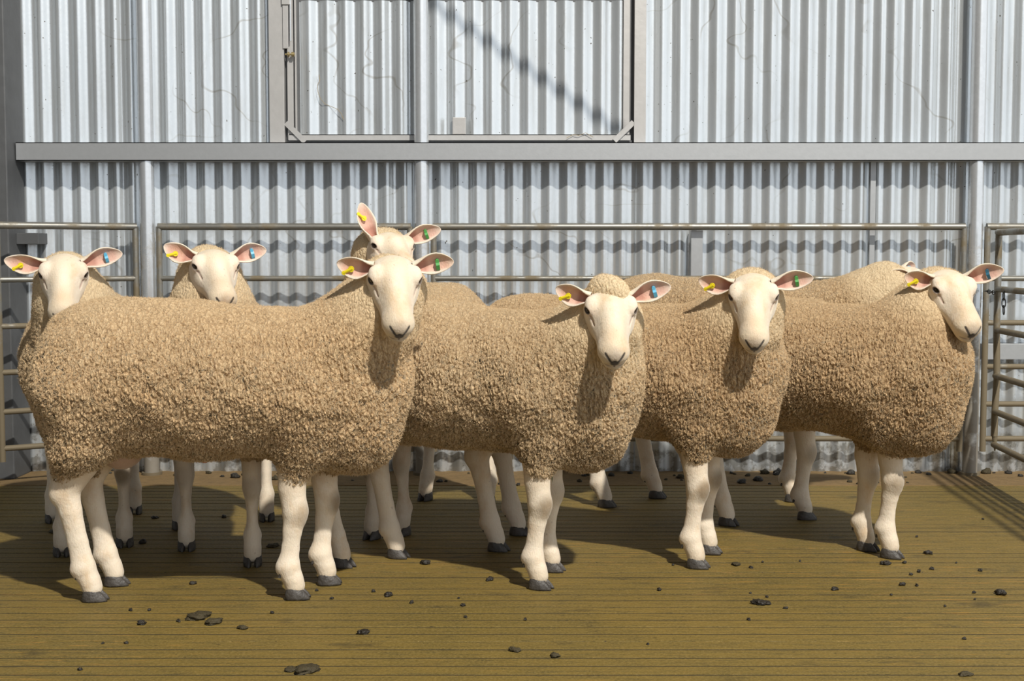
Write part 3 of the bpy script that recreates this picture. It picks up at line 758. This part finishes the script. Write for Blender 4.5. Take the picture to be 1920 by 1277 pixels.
    f.ell((-.20, 0, .57*Hs), (.22, .13*w_, .14), .06); f.ell((.12, 0, .56*Hs), (.32, .13*w_, .13), .06)
    for foot, sd in ((rl, 1), (rr, -1)):
        fx, fy = foot.x, foot.y; top = (fx*.6-.135*ln, sd*.085*w_+fy*.25)
        f.chain([(top[0], top[1], .46), (fx*.75-.095, fy*.75+top[1]*.25, .375), (fx-.062, fy, .300), (fx-.052, fy, .245), (fx-.034, fy, .16), (fx-.020, fy, .092), (fx-.004, fy, .055), (fx+.002, fy, .036)],
                [.070, .050, .0365, .0300, .0270, .0315, .0270, .0275], .007, sy=LEGS)
        f.cap((fx-.078, fy, .335), (fx-.084, fy, .285), .014, .018, .03)      # point of the hock
        f.cap((fx-.035, fy, .082), (fx-.030, fy, .070), .018, .014, .015)
    for foot, sd in ((fl, 1), (fr, -1)):
        fx, fy = foot.x, foot.y; top = (fx*.5+.15*ln, fy*.4+sd*.05*w_)
        f.chain([(top[0], top[1], .46), (fx*.8+top[0]*.2-.002, fy*.8+top[1]*.2, .37), (fx-.002, fy, .30), (fx+.006, fy, .235), (fx-.002, fy, .185), (fx-.008, fy, .135), (fx-.014, fy, .090), (fx-.002, fy, .055), (fx+.003, fy, .036)],
                [.062, .046, .0360, .0335, .0255, .0235, .0305, .0265, .0275], .007, sy=LEGS)
        f.cap((fx-.030, fy, .080), (fx-.026, fy, .068), .016, .013, .015)
        f.cap((fx+.016, fy, .245), (fx+.014, fy, .215), .020, .018, .015)
    if scrotum:
        f.cap((-.225, 0, .47), (-.225, 0, .405), .055, .064, .03); f.cap((.0-.02, 0, .41), (.0, 0, .372), .03, .016, .02)
    V, Q = f.mesh(); V = smooth_verts(V, Q, 1, .5)
    x, y, z = V.T
    C = np.tile(PALE*.55+CREAM*.45, (len(V), 1))
    def mix(wt, col):
        nonlocal C
        C = C*(1-wt[:, None])+np.array(col)*wt[:, None]
    mix(sstep(.25, .36, z)*.5, (.55, .40, .24))
    rk = np.random.RandomState(seed+5)
    for foot in (fl, fr):
        a = .30+.5*rk.rand()
        d = np.sqrt((x-foot.x-.030)**2+(y-foot.y+(.012 if foot is fr else .006))**2*.9+((z-.232)*.75)**2); mix(sstep(.036, .012, d)*a, (.17, .115, .055))
        d = np.sqrt((x-foot.x)**2+(y-foot.y)**2+((z-.035)*1.5)**2); mix(sstep(.05, .03, d)*.25, (.5, .4, .26))
    for foot in (rl, rr):
        d = np.sqrt((x-foot.x+.07)**2+(y-foot.y)**2+((z-.28)*.8)**2); mix(sstep(.05, .02, d)*.3*rk.rand(), (.3, .2, .1))
    if scrotum:
        d = np.sqrt((x+.2)**2+y**2*.7+(z-.4)**2); mix(sstep(.12, .07, d)*.85, (.42, .27, .20))
        d = np.sqrt(x**2+y**2+(z-.372)**2); mix(sstep(.05, .03, d)*.9, (.60, .26, .24))
    VV = [V, Hv]; QQ = [Q, hq+len(V)]; CC = [C, hc]; off = len(V)+len(Hv)
    info = {}
    for key, sx, spec in (('R', 1, earR), ('L', -1, earL)):
        axw, opw, Le = spec
        base = hon+Rn@(np.array((sx*.053, -.020, -.008))*hs)
        ax_l = Ri @ RV @ Vector(axw); op_l = Ri @ RV @ Vector(opw)
        ev, eq, ec, fr_ = ear_mesh(base, ax_l, op_l, Le)
        VV.append(ev); QQ.append(eq+off); CC.append(ec); off += len(ev); info[key] = (Vector(base), fr_, Le)
    body = np_mesh('body', np.concatenate(VV), np.concatenate(QQ), M['skin'], r, col=np.concatenate(CC))
    # --- eyes
    for sx in (-1, 1):
        c = Vector(hon+Rn@(np.array((sx*.0575, .026, -.006))*hs))
        bmm = bmesh.new(); bmesh.ops.create_uvsphere(bmm, u_segments=20, v_segments=12, radius=.0138*hs); me = bpy.data.meshes.new('eye'); bmm.to_mesh(me); bmm.free()
        me.polygons.foreach_set('use_smooth', [True]*len(me.polygons)); e = link('eye', me, M['eye'], r); e.location = c
    # --- ear tags
    for key, colname in (('R', tag_r), ('L', tag_l)):
        if not colname: continue
        b_, (ax, op, sd), Le = info[key]
        low = sd if sd.z < 0 else -sd
        c = b_+ax*(Le*.60)+op*.011
        mb = MB()
        if colname == 'yellow':
            d = (low*.55+ax*.8).normalized()
            c = c+low*.010
            mb.tube([c-op*.012, c+op*.006], .0045, 10)
            c2 = c+op*.005
            mb.tube([c2-op*.0015, c2+op*.003], .0080, 12)
            mb.tube([c2-d*.004, c2+d*.012, c2+d*.026], [.0050, .0045, .0034], 8)
            mb.tube([c2+d*.022-op*.002, c2+d*.022+op*.003], .0056, 8)
        else:
            t0 = c-low*.010+op*.004; pts = [t0, t0+low*.010+op*.007, t0+low*.021+op*.004, t0+low*.031-op*.004]
            side = ax
            vs = []; fs = []
            for p in pts:
                for a_, b2 in ((-1, -1), (1, -1), (1, 1), (-1, 1)): vs.append(p+side*(a_*.0048)+op*(b2*.0014))
            for i in range(3):
                for k in range(4): fs.append((i*4+k, i*4+(k+1) % 4, (i+1)*4+(k+1) % 4, (i+1)*4+k))
            fs += [(3, 2, 1, 0), (12, 13, 14, 15)]
            mb.add(vs, fs, False); mb.tube([t0-op*.008, t0+op*.0045], .0050, 12)
        mb.build('ear_tag', M[colname], r)
    # --- hooves
    for foot in (fl, fr, rl, rr): claws(r, foot.x+.004, foot.y, 0)
    return r

def EAR(ax, op=(0, -1, -.25), Le=.112): return (Vector(ax), Vector(op), Le)
S = math.radians
sheep('large front left sheep standing side on, nearest the camera, green tag in its ear',
      [(611, 1095), (551, 1122), (213, 1097), (172, 1126)], (741, 524), 3.47, S(7), S(52), wool=0, tag_l='green',
      earR=EAR((-1, .10, .12), (.25, -1, -.25), .098), earL=EAR((1, 0, .16), (-.15, -1, -.35), .108), scrotum=True, width=.95, mud=.45, seed=1)
sheep('front row sheep with fluffy cream crown and lowest head, second from the left',
      [(1032, 1070), (1008, 1103), (742, 1045), (640, 1062)], (1146, 580), 3.53, S(6), S(47), wool=1, tag_l='blue', height=.80, width=.92, crown=True,
      earR=EAR((-1, .15, .28), (.25, -1, -.25), .098), earL=EAR((1, .05, .30), (-.2, -1, -.35), .115), mud=.7, seed=2)
sheep('front row sheep third from the left, looking straight out, green tag in its ear',
      [(1327, 1037), (1303, 1064), (970, 1002), (930, 1032)], (1413, 555), 3.78, S(3), S(54), wool=3, tag_l='green', collar=-.040, height=.805, width=.96,
      earR=EAR((-1, .15, .12), (.25, -1, -.25), .105), earL=EAR((1, .05, .18), (-.2, -1, -.35), .118), mud=.8, seed=3)
sheep('front row sheep at the right end, face turned aside, dark blue tag by the gate',
      [(1622, 1031), (1667, 1045), (1362, 984), (1316, 1000)], (1790, 542), 3.93, S(31), S(45), wool=3, tag_l='dkblue', height=.80, width=.96,
      earR=EAR((-.85, -.1, .10), (.65, -.7, -.2), .085), earL=EAR((1, -.1, .28), (-.2, -1, -.3), .115), mud=.6, seed=4)
sheep('far left back row sheep facing the camera, ears spread wide, blue tag in its ear',
      [(234, 1023), (117, 1040), (252, 962), (100, 978)], (119, 514), 3.97, S(-4), S(50), wool=1, tag_l='blue', width=.98, fine=False, length=.84,
      earR=EAR((-1, 0, .10), (.1, -1, -.2), .118), earL=EAR((1, .0, .28), (-.2, -1, -.3), .122), mud=.3, seed=5)
sheep('back row sheep facing the camera with muzzle resting just above the large front sheep',
      [(474, 1059), (350, 1030), (500, 975), (338, 990)], (405, 499), 3.97, S(12), S(37), wool=0, tag_l='blue', fine=False, length=.84, width=.88,
      earR=EAR((-1, .05, .38), (.3, -1, -.1), .100), earL=EAR((1, .1, .25), (-.3, -1, -.3), .110), mud=.3, seed=6)
sheep('back row sheep with one ear pricked straight up, looking over the front left sheep',
      [(755, 1002), (698, 1009), (915, 945), (798, 937)], (737, 461), 4.10, S(20), S(26), wool=0, tag_l='green', fine=False, height=.83, length=.84, width=.9,
      earR=EAR((-.38, 0, 1), (.5, -1, 0), .120), earL=EAR((1, 0, .34), (-.1, -1, -.35), .120), mud=.3, seed=7)
sheep('back row sheep at the right with its head turned away, only neck and back showing',
      [(1483, 940), (1507, 973), (1228, 933), (1133, 950)], (1712, 520), 4.72, S(120), S(20), wool=3, tag_l='blue', fine=False, height=.855,
      earR=EAR((-.9, -.5, .1), (-.2, -1, -.3), .09), earL=EAR((.6, .8, .25), (-.2, -1, -.3), .10), mud=.3, seed=8)

# ------------------------------------------------------------------ dung clods on the floor
def clod_mesh(seed, sx, sy, sz, sub=3):
    rnd = np.random.RandomState(seed); bmm = bmesh.new(); bmesh.ops.create_icosphere(bmm, subdivisions=sub, radius=1)
    ph = rnd.rand(4, 3)*6
    for v in bmm.verts:
        c = np.array(v.co); d = 1+.22*math.sin(c[0]*3+ph[0][0])*math.sin(c[1]*3.4+ph[0][1])+.16*math.sin(c[2]*6+c[0]*5+ph[1][0])+.10*math.sin(c[0]*11+c[1]*9+ph[2][0])+.04*(rnd.rand()-.5)
        v.co = Vector((c[0]*d*sx, c[1]*d*sy, max(c[2]*d, -.45)*sz+.42*sz))
    me = bpy.data.meshes.new('dung_clod'); bmm.to_mesh(me); bmm.free(); me.polygons.foreach_set('use_smooth', [True]*len(me.polygons)); return me
def clod(px, py, w_, seed, lab, grp, mat='dung', sz=None, sy=None, z=0.0):
    g = G(px, py); s_ = w_/2
    me = clod_mesh(seed, s_, (sy or .75)*s_, (sz or .6)*s_)
    o = link('dung_clod', me, M[mat]); o.location = (g.x, g.y, z); o.rotation_euler = (0, 0, (seed*.7) % 6); tag(o, lab, 'dung', grp); return o
BIG = [(372, 1158, .062, 'largest dark dung clod at front left', 'dung2'), (400, 1168, .05, 'flat dung lump touching the largest clod at front left', 'dung2'),
       (265, 1170, .026, 'pointed dung clod left of the largest front clod', 'dung'), (455, 1178, .030, 'loose crumbly dung right of the largest front clod', 'dung2'),
       (681, 1188, .028, 'flat dung flake in front of the middle sheep', 'dung'), (575, 1258, .060, 'olive dung heap at the very bottom of the picture', 'dung2'),
       (545, 1257, .03, 'small dung lump left of the bottom olive heap', 'dung2'), (1425, 1132, .050, 'broken dung pile on the floor right of centre', 'dung'),
       (1473, 1141, .013, 'small dung pellet right of the broken dung pile', 'dung'), (1692, 1097, .022, 'upright dark dung clod in front of the right sheep', 'dung'),
       (1876, 1114, .036, 'shiny dark dung clod at the far right of the floor', 'dung'), (1740, 1038, .026, 'dark dung clod right of the right sheep front hooves', 'dung'),
       (1660, 1058, .028, 'flat dung piece just in front of the right sheep hooves', 'dung'), (1565, 1106, .022, 'dark dung clod on bare floor between the two right sheep', 'dung'),
       (1380, 1059, .030, 'dung smear beside the front hoof of the third sheep', 'dung2'), (1408, 1065, .016, 'small flat dung chip near the third sheep hoof', 'dung'),
       (797, 1057, .030, 'dung clod on the lit floor in front of the middle sheep hind hoof', 'dung'), (918, 1088, .024, 'dung clod left of the middle sheep front hooves', 'dung'),
       (728, 1117, .026, 'dung flake between the front left sheep and the middle sheep', 'dung'), (1040, 1230, .028, 'low dung lump at the bottom centre of the floor', 'dung2'),
       (965, 1220, .03, 'flat dung smear left of the bottom centre lump', 'dung2'), (1810, 1266, .030, 'dung lump at the bottom right corner of the floor', 'dung2'),
       (362, 1095, .020, 'small dark clod on the floor under the front left sheep belly', 'dung'), (268, 1018, .030, 'dung clod beside the far left back sheep hoof', 'dung'),
       (100, 998, .036, 'crumbly dung left of the front left sheep hind leg', 'dung2'), (290, 972, .024, 'dung curl on the floor behind the front left sheep hind legs', 'dung'),
       (512, 1025, .040, 'dung heap beside the hoof of the second back row sheep', 'dung2'), (420, 970, .022, 'dung clod in the shade between the second back sheep hooves', 'dung')]
for i, (px, py, w_, lab, mt) in enumerate(BIG):
    clod(px, py, w_, i+1, lab, None, mt, sz=.30 if w_ > .04 else (.55 if mt == 'dung' else .35))
SMALL = [(594, 1108), (622, 1123), (772, 1131), (873, 1158), (237, 1207), (150, 1257), (193, 1207), (280, 1145), (245, 1145), (868, 1136), (860, 1122), (1500, 1053), (1407, 1113),
         (1696, 1056), (1723, 1072), (1793, 1056), (1838, 1071), (1747, 1068), (1708, 1078), (1719, 1099), (1671, 1116), (1828, 1124), (1826, 1112), (1772, 1137), (1215, 1209), (1438, 1120), (1430, 1054),
         (1719, 1007), (1843, 974), (335, 1166), (510, 1150), (700, 1110), (985, 1163), (1404, 1163), (1808, 1199), (1262, 1060), (1236, 1107)]
rnd = random.Random(11)
for i, (px, py) in enumerate(SMALL):
    clod(px, py, .007+.007*rnd.random(), 60+i, 'tiny dark dung pellet scattered on the open slatted floor', 'tiny dung pellets on the open floor', 'dung', sz=.8)
for i in range(95):
    t = rnd.random(); x = -1.95+t*4.2; y = WALL_Y-.05-rnd.random()**2*.30; s_ = .006+rnd.random()**2.2*.017
    if min(abs(x-q) for q in (XP1, XP2, XP3)) < .06: continue
    me = clod_mesh(200+i, s_, s_*.8, s_*.75, 2); o = link('dung_clod', me, M['dung' if rnd.random() < .6 else 'dung2']); o.location = (x, y, 0.0)
    tag(o, 'dry dung crumb lying along the foot of the iron wall', 'dung', 'dung crumbs along the wall foot')
# blade of grass hanging beside the middle sheep's leg
g = P(1035, 880, 3.80); mb = MB(); mb.add([Vector((0, 0, 0)), Vector((.003, 0, -.012)), Vector((.001, .001, -.040)), Vector((-.003, 0, -.014)), Vector((0, .002, -.014))], [(0, 1, 4), (1, 2, 4), (2, 3, 4), (3, 0, 4), (0, 3, 2, 1)], False)
o = mb.build('grass_blade', M['leaf']); o.location = g; tag(o, 'green blade of grass caught in the middle sheep wool above its front legs', 'grass')
